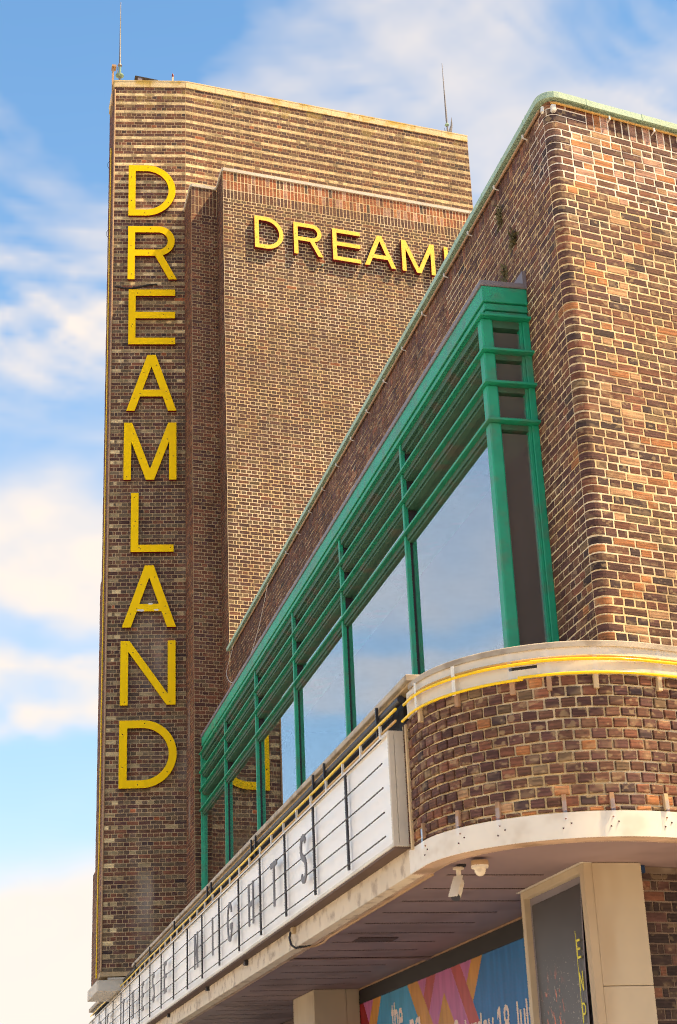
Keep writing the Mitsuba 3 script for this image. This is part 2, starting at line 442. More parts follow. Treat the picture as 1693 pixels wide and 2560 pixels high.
MIX_WING = {0: 34, 1: 26, 2: 13, 3: 10, 4: 6, 5: 4, 6: 7}
MIX_DARK = {0: 40, 1: 34, 2: 12, 3: 7, 6: 7}
MIX_BLOCK = {0: 34, 1: 36, 2: 16, 6: 10, 4: 2, 3: 2}
MIX_TOWER = {0: 30, 1: 36, 2: 20, 3: 4, 6: 9, 9: 1}  # lighter, redder mix that lifts the shaded fin through brick colour


def english(w, path, s0, s1, z0, z1, h, colour, phase=0, start_closer=True, chamfer=0.0, **kw):
    """Courses of English bond between s0 and s1."""
    i, z = 0, z0
    while z < z1 - 0.02:
        zt = min(z + h, z1)
        head = (i + phase) % 2
        s = s0
        widths = [.1125, .0563] if (head and start_closer) else []
        while s < s1 - .01:
            l = widths.pop(0) if widths else (.1125 if head else .225)
            e = min(s + l, s1)
            if s1 - e < .03:
                e = s1
            w.brick(path, s, e, z, zt, colour(i, head, (s + e) / 2, (z + zt) / 2), chamfer, **kw)
            s = e
        z, i = zt, i + 1


# ------------------------------------------------------------------ ground
add('road', bx(-200, -4.2, -300, 300, -1.9, -1.72), 'asphalt', kind='structure')
add('pavement', bx(-4.2, 30, -60, 200, -1.9, -1.6), 'paving', kind='structure')
add('beach', bx(-900, -200, -900, 900, -1.95, -1.8), 'paving', kind='structure')
add('ground', bx(-900, 900, -900, 900, -3, -2.0), 'asphalt', kind='structure')

# ------------------------------------------------------------------ corner wing
TH = math.radians(11.56)
FU, FN = np.array([math.cos(TH), math.sin(TH)]), np.array([math.sin(TH), -math.cos(TH)])
XF, R0 = 4.98, 0.085
CORNER = np.array([4.98, 11.235])
# arc centre: R0 inside both faces
cy = (CORNER[1] * FN[1] + CORNER[0] * FN[0] - R0 - (XF + R0) * FN[0]) / FN[1]
CC = np.array([XF + R0, cy])
PE = CC + R0 * FN
WING = Path().line((XF, 28.2), (XF, CC[1])).arc(CC, R0, 180, 281.56).line(PE, PE + FU * 7.0)
SA, SB = WING.seg[0][2], WING.seg[1][2]
wing = thing('corner_wing', 'brown brick corner building with green bay window and green copper coping', 'building')
ZT, ZL, Z0 = 8.93, 7.44, 2.0
ZS = ZT - 0.225
# mortar core: upper wall, the strip beside the bay, the front wall
WH = 2.45
add(wing + '__wall', cat([sweep(WING, 0.0, SA - 0.9, rect(-.25, 0, ZL, ZT)), sweep(WING, SA - 0.9, WING.L, rect(-.25, 0, Z0, ZT))]), 'mortar_mat')
w = Wall(wing, 11)
r = w.r


def wing_col(i, head, s, z):
    x = WING.at(s)[0]
    if s > SB + .15:
        top = z > 8.10 - 0.16 * (x[0] - 5.0)
        if top:
            return pick(r, {0: 30, 2: 14, 4: 12, 5: 14, 10: 18, 1: 12})
        if s - SB < .62 and z < 8.2:      # paler quoin zone with mixed bricks
            return pick(r, {0: 22, 1: 20, 2: 14, 3: 14, 4: 11, 5: 14, 6: 5})
        return pick(r, {0: 32, 1: 30, 2: 14, 3: 4, 4: 4, 5: 4, 6: 12})
    if s > SA - .25:
        return pick(r, {0: 40, 1: 20, 2: 16, 3: 14, 4: 6, 6: 4})
    return pick(r, {0: 40, 1: 42, 2: 16, 3: 2})


h, i, z = 0.075, 0, ZS
while z > Z0:
    zb, head = z - h, i % 2
    # towards the street, laid from the corner
    s, first = SA, True
    stop = 0.0 if z > ZL + .05 else SA - 0.89
    while s > stop:
        l = (.1125 if head else .225) * r.uniform(.95, 1.05)
        if not head and first:
            l = .17
        e = max(s - l, stop)
        w.brick(WING, e, s, zb, z, wing_col(i, head, (s + e) / 2, z), .004 if s > SA - 3 else 0, proud=.004, jit=.003)
        s, first = e, False
    # the bullnose brick and the front wall
    widths = [SB - SA + r.uniform(.0, .03)] if head else [SB - SA + r.uniform(.09, .14)]
    s = SA
    while s < WING.L - .05:
        l = widths.pop(0) if widths else ((.1125 if head else .225) if r.random() > .07 else (.225 if head else .1125)) * r.uniform(.93, 1.06)
        e = min(s + l, WING.L)
        vis = s < SB + 2.6
        w.brick(WING, s, e, zb, z, wing_col(i, head, (s + e) / 2, z), .004 if vis else 0, proud=.004, jit=.0032, joint=.0064)
        s = e
    z, i = zb, i + 1
# soldier course, with three laid courses round the corner
for k in range(3):
    zt = ZT - k * .075
    for s0, s1 in ((SA - .22, SA), (SA, SB + .1), (SB + .1, SB + .32)) if k % 2 == 0 else ((SA - .22, SA - .11), (SA - .11, SA + .05), (SA + .05, SB + .32)):
        w.brick(WING, s0, s1, zt - .075, zt, pick(r, {0: 5, 2: 3, 3: 1}), .004, proud=.004, jit=.003)
s = SB + .32
while s < WING.L - .08:
    w.brick(WING, s, s + .079, ZS, ZT, pick(r, {0: 4, 1: 3, 2: 4, 4: 2, 10: 2, 9: 1}), .004, 'soldier_brick', proud=.004, jit=.002)
    s += .079
s = SA - .22
while s > .08:
    w.brick(WING, s - .079, s, ZS, ZT, pick(r, {0: 3, 1: 5, 2: 2}), 0, 'soldier_brick', proud=.004, jit=.002)
    s -= .079
w.finish()
# copper coping in lengths, the timber strip and old tubing below it
s, prof = 0.0, [(-.30, 8.93), (.052, 8.93), (.052, 8.922), (.068, 8.922), (.068, 8.985), (.060, 8.993), (-.30, 9.02)]
cuts = [0.0]
while cuts[-1] < WING.L - .4:
    nx = cuts[-1] + (0.9 if cuts[-1] < SA - 2 else 0.62)
    if nx > SA - .25 and cuts[-1] < SA - .25:
        nx = SA - .25
    elif cuts[-1] == SA - .25:
        nx = SB + .3
    cuts.append(min(nx, WING.L))
for a, b in zip(cuts[:-1], cuts[1:]):
    dz = rnd.uniform(-.002, .002)
    add(wing + '__coping_length', sweep(WING, a + .002, b - .002, [(o, zz + dz) for o, zz in prof], .03), 'copper')
    add(wing + '__coping_seam', sweep(WING, b - .006, b + .006, [(-.02, 8.918), (.072, 8.918), (.072, 8.989), (-.02, 9.012)], .03), 'copper')
def along(path, s0, s1, off, zf, r, n=8, step=.12):
    ss = path.samples(s0, s1, .03)
    full = []
    for a, b in zip(ss[:-1], ss[1:]):
        k = max(1, int((b - a) / step))
        full += [a + (b - a) * j / k for j in range(k)]
    full.append(ss[-1])
    pts = []
    for q in full:
        p, nn = path.at(q)
        pts.append((p[0] + nn[0] * off, p[1] + nn[1] * off, zf(q) if callable(zf) else zf))
    return tube(pts, r, n)
add(wing + '__old_tubing', along(WING, .3, SA - .02, .028, 8.875, .013), 'conduit_brown', 40)
add(wing + '__old_tubing', along(WING, SA + .10, SB + 3.0, .026, 8.888, .011), 'neon_amber', 40)
for q in [SA - .4 - .85 * k for k in range(14)] + [SB + .55, SB + 1.05, SB + 1.55]:
    p, nn = WING.at(q)
    m = cat([trimesh.creation.cylinder(.006, segment=[(p[0], p[1], 8.83), (p[0] + nn[0] * .06, p[1] + nn[1] * .06, 8.845)], sections=8),
             bx(p[0] + nn[0] * .05 - .007, p[0] + nn[0] * .05 + .007, p[1] + nn[1] * .05 - .008, p[1] + nn[1] * .05 + .008, 8.84, 8.88)])
    add(wing + '__tube_clip', m, 'plastic_white')
p, nn = WING.at(SA + .05)
add(wing + '__tubing_end', cat([tube([(p[0] - .03, p[1] + .0, 8.87), (p[0] - .045, p[1] - .02, 8.80)], .017), bx(p[0] + .03, p[0] + .075, p[1] - .075, p[1] - .03, 8.80, 8.87, .006)]), 'plastic_white')
# facade below the bay's roof: the shopfront wall under the canopy, roof, room behind the bay
add(wing + '__roof', bx(5.2, 13, 11.9, 28.0, 8.7, 8.78), 'lead')
add(wing + '__room', cat([bx(8.2, 8.3, 12, 28.9, 2.2, 7.4), bx(4.66, 8.2, 12.2, 28.9, 2.15, 2.25), bx(4.70, 8.2, 12.2, 28.9, 7.36, 7.43), bx(5.3, 8.2, 28.0, 28.1, 2.2, 7.4),
                          bx(5.0, 8.2, 12.3, 12.4, 2.2, 7.4)]), 'room_dark')
# ---- bay window
bay = wing + '__bay_window'
XB, XG, YB, YE = 4.512, 4.566, 12.13, 28.86
MY = [14.926 + 2.82 * k for k in range(5)]       # mullion positions
LEDGES = [6.766, 6.436, 6.064]
gp = 'green_paint'
add(bay + '__roof_flashing', cat([bx(4.516, 4.99, YB - .036, YE, 7.432, 7.486, .006), bx(4.94, 4.979, YB - .03, YB + .25, 7.48, 7.62)]), 'lead')
add(bay + '__head_fascia', bx(4.534, 4.972, YB - .022, YE, 7.270, 7.43, .004), gp)
add(bay + '__head_moulding', bx(4.552, 4.973, YB - .002, YE, 7.196, 7.262, .004), gp)
add(bay + '__head_moulding', bx(4.568, 4.974, YB + .014, YE, 7.127, 7.190, .004), gp)
add(bay + '__head_soffit', cat([bx(4.56, 4.97, YB + .012, YE, 7.262, 7.270), bx(4.576, 4.97, YB + .026, YE, 7.190, 7.196)]), 'green_shaded')
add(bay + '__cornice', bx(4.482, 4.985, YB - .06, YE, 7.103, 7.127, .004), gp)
add(bay + '__head_rail', cat([bx(4.530, 4.97, YB + .03, YE, 7.030, 7.103), bx(4.570, 4.64, YB + .06, YE, 6.995, 7.030)]), 'green_shaded')
add(bay + '__sill', bx(4.49, 4.98, YB - .02, YE, 2.25, 2.33, .006), gp)
for zl in LEDGES:
    add(bay + '__ledge', bx(4.480, 4.99, YB - .060, YE, zl - .014, zl + .010, .003), gp)
    add(bay + '__transom', cat([bx(4.532, 4.965, YB + .03, YE, zl - .066, zl - .014), bx(4.552, 4.64, YB + .05, YE, zl - .090, zl - .066), bx(4.575, 4.64, YB + .05, YE, zl + .010, zl + .020)]), 'green_shaded')
# corner post, wall jamb of the end, mullions
rows = [(2.33, LEDGES[2] - .014), (LEDGES[2] + .010, LEDGES[1] - .014), (LEDGES[1] + .010, LEDGES[0] - .014), (LEDGES[0] + .010, 7.103)]
for za, zb in rows:
    add(bay + '__corner_post', bx(4.512, 4.622, YB, YB + .12, za, zb, .012), gp)
    add(bay + '__jamb', cat([bx(4.915, 4.978, YB + .004, YB + .10, za, zb, .005), bx(4.885, 4.915, YB + .025, YB + .10, za, zb, .004)]), gp)
    for y in MY:
        add(bay + '__mullion', bx(XB, XB + .050, y, y + .058, za, zb, .006), gp)
        add(bay + '__mullion_seal', bx(XB + .050, 4.64, y + .004, y + .054, za, zb), 'black_paint')
    add(bay + '__mullion', bx(XB, XB + .10, YE - .06, YE, za, zb, .006), gp)
for k, (za, zb) in enumerate(rows):
    zt = zb - (.09 if k < 3 else .108)
    zt = LEDGES[2 - k] - .090 if k < 3 else 6.995
    ya = YB + .12
    for j, y in enumerate(MY + [YE - .06]):
        t1, t2 = rnd.gauss(0, .0022), rnd.gauss(0, .0022)
        xg = XG + (.008 if k == 0 else .042)
        V = [(xg + t1, ya, za), (xg - t1, y, za), (xg - t1 + t2, y, zt), (xg + t1 + t2, ya, zt)]
        add(bay + '__pane', (np.array(V), np.array([(0, 1, 2), (0, 2, 3)])), 'glass_mat')
        ya = y + .054
    V = [(4.622, YB + .06, za), (4.885, YB + .06, za), (4.885, YB + .06, zt), (4.622, YB + .06, zt)]
    add(bay + '__end_pane', (np.array(V), np.array([(0, 1, 2), (0, 2, 3)])), 'glass_dim')

# ------------------------------------------------------------------ fin tower
FT = math.radians(-9.2)
K = np.array([4.43, 29.9])
TU = np.array([math.cos(FT), math.sin(FT)])
F0 = K - TU * 1.60
CU = np.array([math.cos(math.radians(6.94)), math.sin(math.radians(6.94))])
tower = thing('fin_tower', 'tall brown brick fin tower with pale brick stripes across its top', 'tower')
TOW = Path().line((F0[0], 31.2), F0).line(F0, K).line(K, K + CU * 7.09)
S1, S2 = TOW.seg[0][2], TOW.seg[1][2]
ZB, ZTT = 3.30, 22.87
plan = Polygon([(F0[0], 31.2), F0, K, K + CU * 7.09, K + CU * 7.09 + np.array([-.2, 2.2]), (F0[0] + .3, 33.5)])
core = trimesh.creation.extrude_polygon(plan, ZTT - ZB, engine='earcut')
core.apply_translation([0, 0, ZB])
add(tower + '__wall', core, 'mortar_mat')
w = Wall(tower, 23)
r = w.r
HC = 0.0783


def tower_col(i, head, s, z):
    top = int(round((ZTT - z) / HC - .5))
    if top % 3 == 2 and s > S1:
        if s > S2 or z > 19.2:
            return pick(r, {7: 93, 11: 7})
        x = s - S1
        if z > 15:
            return pick(r, {7: 22, 11: 50, 8: 28})
        return pick(r, {7: 30, 11: 40, 8: 30}) if x < .28 else pick(r, {8: 46, 12: 40, 11: 14})
    if s > S1 and s < S2 and z < 19 and r.random() < .14:
        return 12
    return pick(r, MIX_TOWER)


n = int((ZTT - ZB) / HC)
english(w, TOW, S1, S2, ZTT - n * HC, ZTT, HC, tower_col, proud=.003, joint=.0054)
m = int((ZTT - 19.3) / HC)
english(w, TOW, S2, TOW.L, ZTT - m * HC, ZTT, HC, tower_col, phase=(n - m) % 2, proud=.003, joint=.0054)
english(w, TOW, 0, S1, ZTT - n * HC, ZTT, HC, lambda i, hd, s, z: pick(r, {0: 30, 1: 40, 2: 30}), phase=1, proud=.003, joint=.0054)
# the street end thickens in two steps lower down
for ztop, yb, xo in ((11.3, 31.42, .005), (5.4, 31.80, .010)):
    st = Path().line((F0[0] - xo, yb), (F0[0] - xo, F0[1] + .34))
    add(tower + '__end_step', sweep(st, 0, st.L, rect(-.3, 0, ZB, ztop)), 'mortar_mat')
    english(w, st, 0, st.L, ZB, ztop, HC, lambda i, hd, s, z: pick(r, {0: 30, 1: 40, 2: 30}), proud=.003, joint=.0054)
w.finish()
s, cuts = 0.0, [0, S1 - .02, S1 + .8, S2 - .0] + [S2 + .71 * k for k in range(1, 10)] + [TOW.L + .01]
for a, b in zip(cuts[:-1], cuts[1:]):
    add(tower + '__coping_slab', sweep(TOW, max(a, 0) + .003, min(b, TOW.L) - .003, [(-.45, 22.875), (.022, 22.875), (.022, 23.022), (.030, 23.026), (.030, 23.05), (-.45, 23.07)]), 'stone_lichen')
add(tower + '__base_block', cat([sweep(Path().line((F0[0] - .02, 32.05), F0 + np.array([-.02, -.0])).line(F0 + np.array([-.02, 0]), K), 0, 99 if False else 1.895 + 1.62, rect(-.6, .035, 3.045, 3.235)),
                                 sweep(TOW, S1 + .14, S2, rect(-.5, .05, 3.236, 3.275))]), 'stone_pale')
pk = K + CU * 7.09
add(tower + '__side_rail', cat([bx(F0[0] - .05, F0[0] - .01, F0[1] + .12, F0[1] + .20, 22.5, 23.5), bx(F0[0] - .06, F0[0] + .04, F0[1] + .06, F0[1] + .24, 23.5, 23.55)]), 'conduit_brown')
# pipe down the fin's edge, looped cables, sign cable
p0 = F0 + np.array([.012, -.016])
add(tower + '__edge_pipe', tube([(p0[0], p0[1], zz) for zz in np.linspace(3.4, 22.8, 40)], .018, 8), 'conduit_brown', 40)
lp = []
for zc in (21.0, 19.2):
    add(tower + '__loose_cable', tube([(F0[0] - .03 - .07 * math.sin(math.pi * t), 30.5, zc + .12 - .26 * t) for t in np.linspace(0, 1, 12)], .005, 6), 'black_paint')
add(tower + '__sign_cable', tube([(K[0] - TU[0] * (1.52 - t * .9), K[1] - TU[1] * (1.52 - t * .9) - .02, 17.66 - .05 * math.sin(t * 5)) for t in np.linspace(0, 1, 14)], .018, 6), 'black_paint')

t = thing('neon_tube', 'thin yellow neon tube running down the left edge of the fin tower', 'neon tube')
pts = [(F0[0] - .026, 30.50 + (.12 if zz < 5.4 else 0) + .006 * math.sin(zz * 3), zz) for zz in np.linspace(3.32, 21.45, 60)]
for a, b in ((0, 22), (22, 40), (40, 59)):
    add(t + '__tube', tube(pts[a:b + 1], .013, 8), 'neon_yellow', 40)

# ------------------------------------------------------------------ auditorium block with the horizontal letters
block = thing('auditorium_block', 'brown brick block with red soldier bricks below its coping, before the tower', 'building')
PB = np.array([4.97, 28.2])
P1 = np.array([4.405, 28.90])
P1b = P1 + CU * ((4.97 - 4.405) / CU[0])
BLK = Path().line((4.405, 29.93), P1).line(P1, P1b).line(P1b, PB).line(PB, PB + CU * 9.0)
Q = [g[2] for g in BLK.seg]
ZBT = 19.555
plan = Polygon([(4.405, 29.93), P1, P1b, PB, PB + CU * 9.0, PB + CU * 9.0 + np.array([0, 1.2])])
plan = Polygon([(4.405, 29.93), tuple(P1), tuple(P1b), tuple(PB), tuple(PB + CU * 9.0), (13.8, 30.4)])
core = trimesh.creation.extrude_polygon(plan, ZBT - 2.0, engine='earcut')
core.apply_translation([0, 0, 2.0])
add(block + '__wall', core, 'mortar_mat')
w = Wall(block, 31)
r = w.r
HB, SOL = .0758, .222
ZSB = ZBT - 3 * SOL
bc = lambda i, hd, s, z: pick(r, {6: 40, 1: 30, 12: 12, 0: 12, 2: 6} if (i + hd) >= 0 and hd else {0: 56, 1: 24, 2: 16, 9: .8, 6: 4})
bd = lambda i, hd, s, z: pick(r, {0: 20, 1: 44, 2: 30, 6: 6})  # lighter mix for the pier, offsetting its shade by colour


def floor_at(z0):
    return ZSB - int((ZSB - z0) / HB) * HB


english(w, BLK, 0, Q[0], floor_at(2.2), ZSB, HB, bd, proud=.003, joint=.0054)
english(w, BLK, Q[0], Q[1], floor_at(2.2), ZSB, HB, bd, phase=1, proud=.003, joint=.0054)
english(w, BLK, Q[1], Q[2], floor_at(6.5), ZSB, HB, bd, proud=.003, joint=.0054)
english(w, BLK, Q[2], BLK.L, floor_at(8.5), ZSB, HB, bc, phase=1, proud=.003, joint=.0070)
for k in range(3):
    zt = ZBT - k * SOL
    for a, b, red in ((0, Q[0], 0), (Q[0], Q[1], 0), (Q[1], Q[2], 0), (Q[2], BLK.L, k < 2)):
        s = a
        while s < b - .03:
            e = min(s + .0795, b)
            c = pick(r, {9: 58, 10: 17, 2: 13, 4: 8, 12: 4}) if red else pick(r, {0: 5, 1: 4, 2: 1})
            w.brick(BLK, s, e, zt - SOL, zt, c, 0, 'soldier_brick', proud=.003, joint=.0075)
            s = e
w.finish()
for a, b in [(0, Q[0] - .0), (Q[0], Q[1] - .03), (Q[1] + .03, Q[2])] + [(Q[2] + 1.15 * k, Q[2] + 1.15 * (k + 1)) for k in range(7)]:
    add(block + '__coping_slab', sweep(BLK, a + .002, b - .002, [(-.3, ZBT + .001), (.03, ZBT + .001), (.03, ZBT + .072), (-.3, ZBT + .085)]), 'stone_pale')
for u_, z_ in ((.79, 17.78 + .55), (2.17, 17.6)):
    q = PB + CU * u_
    add(block + '__wall_hook', tube([(q[0], q[1] + .01, z_), (q[0], q[1] - .05, z_)], .022, 8), 'verdigris')

# ------------------------------------------------------------------ the big letters
def arc_shape(cx, cy, rad):
    return Point(cx, cy).buffer(rad, quad_segs=20)


def stroke(a, b, t, vert_cut=True):
    """A slanted stroke with level ends of width t along x."""
    return Polygon([(a[0], a[1]), (a[0] + t, a[1]), (b[0] + t, b[1]), (b[0], b[1])])


def letter(ch, t, wd):
    """Capital of height 1, width wd, stroke t."""
    if ch == 'D':
        o = unary_union([sbox(0, 0, wd - .5, 1), arc_shape(wd - .5, .5, .5)]).intersection(sbox(0, 0, wd, 1))
        i = unary_union([sbox(t, t, wd - .5, 1 - t), arc_shape(wd - .5, .5, .5 - t)]).intersection(sbox(t, t, wd, 1 - t))
        return o.difference(i)
    if ch == 'R':
        rr = .28
        o = unary_union([sbox(0, 1 - 2 * rr, wd * .96 - rr, 1), arc_shape(wd * .96 - rr, 1 - rr, rr)])
        i = unary_union([sbox(t, 1 - 2 * rr + t, wd * .96 - rr, 1 - t), arc_shape(wd * .96 - rr, 1 - rr, rr - t)])
        leg = stroke((wd - t * 1.15, 0), (wd * .52, 1 - 2 * rr + t * .5), t * 1.15)
        return unary_union([o.difference(i), sbox(0, 0, t, 1), leg])
    if ch == 'E':
        return unary_union([sbox(0, 0, t, 1), sbox(0, 0, wd, t), sbox(0, 1 - t, wd, 1), sbox(0, .53 - t / 2, wd, .53 + t / 2)])
    if ch == 'L':
        return unary_union([sbox(0, 0, t, 1), sbox(0, 0, wd, t)])
    if ch == 'A':
        q = t * 1.15
        return unary_union([stroke((0, 0), (wd / 2 - q / 2, 1), q), stroke((wd - q, 0), (wd / 2 - q / 2, 1), q), sbox(wd * .18, .255, wd * .82, .255 + t)])
    if ch == 'M':
        q = t * 1.1
        return unary_union([sbox(0, 0, t, 1), sbox(wd - t, 0, wd, 1), stroke((wd / 2 - q / 2, 0), (0, 1), q), stroke((wd / 2 - q / 2, 0), (wd - q, 1), q)])
    if ch == 'N':
        q = t * 1.15
        return unary_union([sbox(0, 0, t, 1), sbox(wd - t, 0, wd, 1), stroke((wd - q, 0), (0, 1), q)])
    if ch == 'H':
        return unary_union([sbox(0, 0, t, 1), sbox(wd - t, 0, wd, 1), sbox(0, .5 - t * .42, wd, .5 + t * .42)])
    if ch == 'T':
        return unary_union([sbox(wd / 2 - t / 2, 0, wd / 2 + t / 2, 1), sbox(0, 1 - t * .85, wd, 1)])
    if ch == 'I':
        return sbox(wd / 2 - t / 2, 0, wd / 2 + t / 2, 1)
    if ch == 'F':
        return unary_union([sbox(0, 0, t, 1), sbox(0, 1 - t * .85, wd, 1), sbox(0, .5 - t * .4, wd * .85, .5 + t * .4)])
    if ch in 'OGCS':
        e = affinity.scale(Point(0, 0).buffer(1, quad_segs=20), wd / 2, .5)
        e = affinity.translate(e, wd / 2, .5)
        i = affinity.translate(affinity.scale(Point(0, 0).buffer(1, quad_segs=20), wd / 2 - t, .5 - t * .8), wd / 2, .5)
        ring = e.difference(i)
        if ch == 'O':
            return ring
        if ch == 'G':
            return unary_union([ring.difference(sbox(wd * .55, .40, wd * 1.1, .72)), sbox(wd * .55, .30, wd, .44)])
        from shapely.geometry import LineString
        pts = []
        for a in np.linspace(25, 270, 26):
            pts.append((wd / 2 + (wd / 2 - t / 2) * math.cos(math.radians(a)), .735 + (.265 - t * .4) * math.sin(math.radians(a))))
        for a in np.linspace(90, -155, 26):
            pts.append((wd / 2 + (wd / 2 - t / 2) * math.cos(math.radians(a)), .275 + (.275 - t * .4) * math.sin(math.radians(a))))
        return LineString(pts).buffer(t * .46, cap_style='flat').simplify(.004)


def big_letter(ch, hgt, wd, t, origin, u, n, depth, face, label, group):
    k = thing('sign_letter', label, 'letter', group)
    sh = affinity.scale(letter(ch, t / hgt, wd / hgt), hgt, hgt, origin=(0, 0))
    xf = frame_xf(origin, u, n)
    body = extr(sh.buffer(-.002, join_style='mitre'), depth - .008)
    body.apply_transform(xf)
    add(k + '__return', body, 'red_return')
    fc = extr(sh, .010)
    fc.apply_translation([0, 0, depth - .008])
    fc.apply_transform(xf)
    add(k + '__face', fc, face)
    inner = sh.buffer(-t * .42)
    pts = []
    line = inner if inner.geom_type == 'Polygon' else max(inner.geoms, key=lambda g: g.area) if not inner.is_empty else None
    if line is not None and not line.is_empty:
        b = line.exterior
        for q in np.linspace(0, b.length, 7)[:-1]:
            p = b.interpolate(q)
            pts.append((p.x, p.y))
    if pts:
        ms = []
        for x, y in pts:
            c = trimesh.creation.cylinder(t * .07, .008, sections=8)
            c.apply_translation([x, y, depth + .003])
            ms.append(c)
        mm = cat(ms)
        mm.apply_transform(xf)
        add(k + '__screws', mm, 'bolt_dark', kind='stuff')


TN = np.array([math.sin(FT), -math.cos(FT)])
ORD = ['topmost', 'second', 'third', 'fourth', 'fifth', 'sixth', 'seventh', 'eighth', 'lowest']
FL = [('D', 3.160, 4.125, 19.395, 20.434), ('R', 3.195, 4.250, 17.789, 19.119), ('E', 3.222, 4.214, 16.208, 17.532), ('A', 3.199, 4.238, 14.644, 15.950), ('M', 3.160, 4.238, 13.080, 14.367),
      ('L', 3.318, 4.178, 11.500, 12.786), ('A', 3.165, 4.226, 9.913, 11.210), ('N', 3.145, 4.217, 8.336, 9.633), ('D', 3.140, 4.237, 6.716, 8.033)]
FL[0] = ('D', 3.195, 4.225, 19.395, 20.70)
for j, (ch, x0, x1, z0, z1) in enumerate(FL):
    o = K - TU * (4.43 - x0)
    o = np.array([x0, K[1] - (4.43 - x0) * TU[1] / TU[0]]) + TN * .03
    big_letter(ch, z1 - z0, (x1 - x0), .152, [o[0], o[1], z0], TU, TN, .075, 'yellow_face',
               f'tall yellow letter {ch}, {ORD[j]} of the vertical sign down the fin tower', 'letters down the fin tower')
o = np.array([3.165, K[1] - (4.43 - 3.165) * TU[1] / TU[0]]) + TN * .03
for j, (x, y, w_, h_) in enumerate(((.28, .325, .17, .05), (.62, .34, .12, .035), (.50, .47, .12, .03))):
    q = random.Random(90 + j)
    pg = Polygon([(x + w_ * (.5 + .5 * math.cos(a) * q.uniform(.6, 1.1)), y + h_ * (.5 + .5 * math.sin(a) * q.uniform(.6, 1.2))) for a in np.linspace(0, 5.8, 9)])
    m_ = extr(pg, .0015)
    m_.apply_transform(frame_xf([o[0] + TN[0] * .0772, o[1] + TN[1] * .0772, 9.913], TU, TN))
    add('sign_letter_006__flaked_patch', m_, 'plastic_white')
CN = np.array([math.sin(math.radians(6.94)), -math.cos(math.radians(6.94))])
BLn = ['first', 'second', 'third', 'fourth', 'fifth', 'last visible']
for j, (ch, x0, x1) in enumerate([('D', 5.612, 6.238), ('R', 6.470, 7.115), ('E', 7.338, 7.965), ('A', 8.055, 8.770), ('M', 8.920, 9.690), ('L', 9.925, 10.5)]):
    uu = (x0 - PB[0]) / CU[0]
    o = PB + CU * uu + CN * .02
    big_letter(ch, .768, (x1 - x0) / CU[0], .092, [o[0], o[1], 17.738], CU, CN, .095, 'yellow_sunlit',
               f'yellow letter {ch}, {BLn[j]} from the left on the brick block', 'letters across the brick block')

# ------------------------------------------------------------------ entrance canopy with the curved brick balcony
can = thing('entrance_canopy', 'white edged canopy with rounded brick parapet above the entrance', 'canopy')
AC, AR, XC = np.array([4.45, 11.0]), 1.13, 3.32
e0 = AC + AR * np.array([math.cos(math.radians(281.56)), math.sin(math.radians(281.56))])
CAN = Path().line((XC, 36.5), (XC, 11.0)).arc(AC, AR, 180, 281.56).line(e0, e0 + FU * 6.0)
C1, C2 = CAN.seg[0][2], CAN.seg[1][2]
add(can + '__fascia', sweep(CAN, C1 - .34, CAN.L, rect(-.10, .006, 1.932, 2.104), .04), 'fascia_white', 20)
add(can + '__street_fascia', sweep(CAN, 0, C1 - .341, rect(-.10, .004, 1.930, 2.16), .04), 'fascia_stained')
add(can + '__underside_lip', sweep(CAN, 0, CAN.L, [(-.13, 1.9305), (-.004, 1.9305), (-.004, 1.9325), (-.13, 1.96)], .04), 'soffit_edge')
add(can + '__edge_moulding', sweep(CAN, 0, CAN.L, rect(-.150, -.132, 1.928, 1.952), .04), 'soffit_edge', 30)
add(can + '__parapet', sweep(CAN, C1 - .40, CAN.L, rect(-.22, -.012, 2.104, 3.05), .04), 'mortar_mat', 20)
add(can + '__street_parapet', sweep(CAN, 0, C1 - .40, rect(-.22, -.03, 2.16, 3.28), .04), 'black_board')
add(can + '__white_band', sweep(CAN, C1 - .16, CAN.L, rect(-.2, .014, 3.05, 3.243), .03), 'white_paint', 20)
add(can + '__curved_coping', sweep(CAN, C1 - .05, CAN.L, [(-.30, 3.243), (.030, 3.243), (.030, 3.280), (.022, 3.287), (-.30, 3.31)], .03), 'coping_grey', 20)
add(can + '__canopy_roof', bx(3.35, 4.97, 10.9, 36, 2.15, 2.2), 'lead')
w = Wall(can, 41)
r = w.r
hb = (3.05 - 2.104) / 12.5
for i in range(13):
    zt = 3.05 - i * hb
    zb = max(zt - hb, 2.104)
    s = C1 - .33 - (.056 if i % 2 else 0)
    while s < CAN.L - .1:
        low = i > 8
        red = {4: 24, 2: 22, 0: 22, 1: 18, 5: 8, 3: 6} if low and r.random() < .7 else {0: 38, 1: 36, 2: 16, 3: 4, 6: 5, 4: 1}
        e = s + .1125 * r.uniform(.96, 1.04)
        w.brick(CAN, max(s, C1 - .335), e, zb, zt, pick(r, red), .005, proud=.007, jit=.0035, joint=.0078, depth=.03)
        s = e
w.finish()
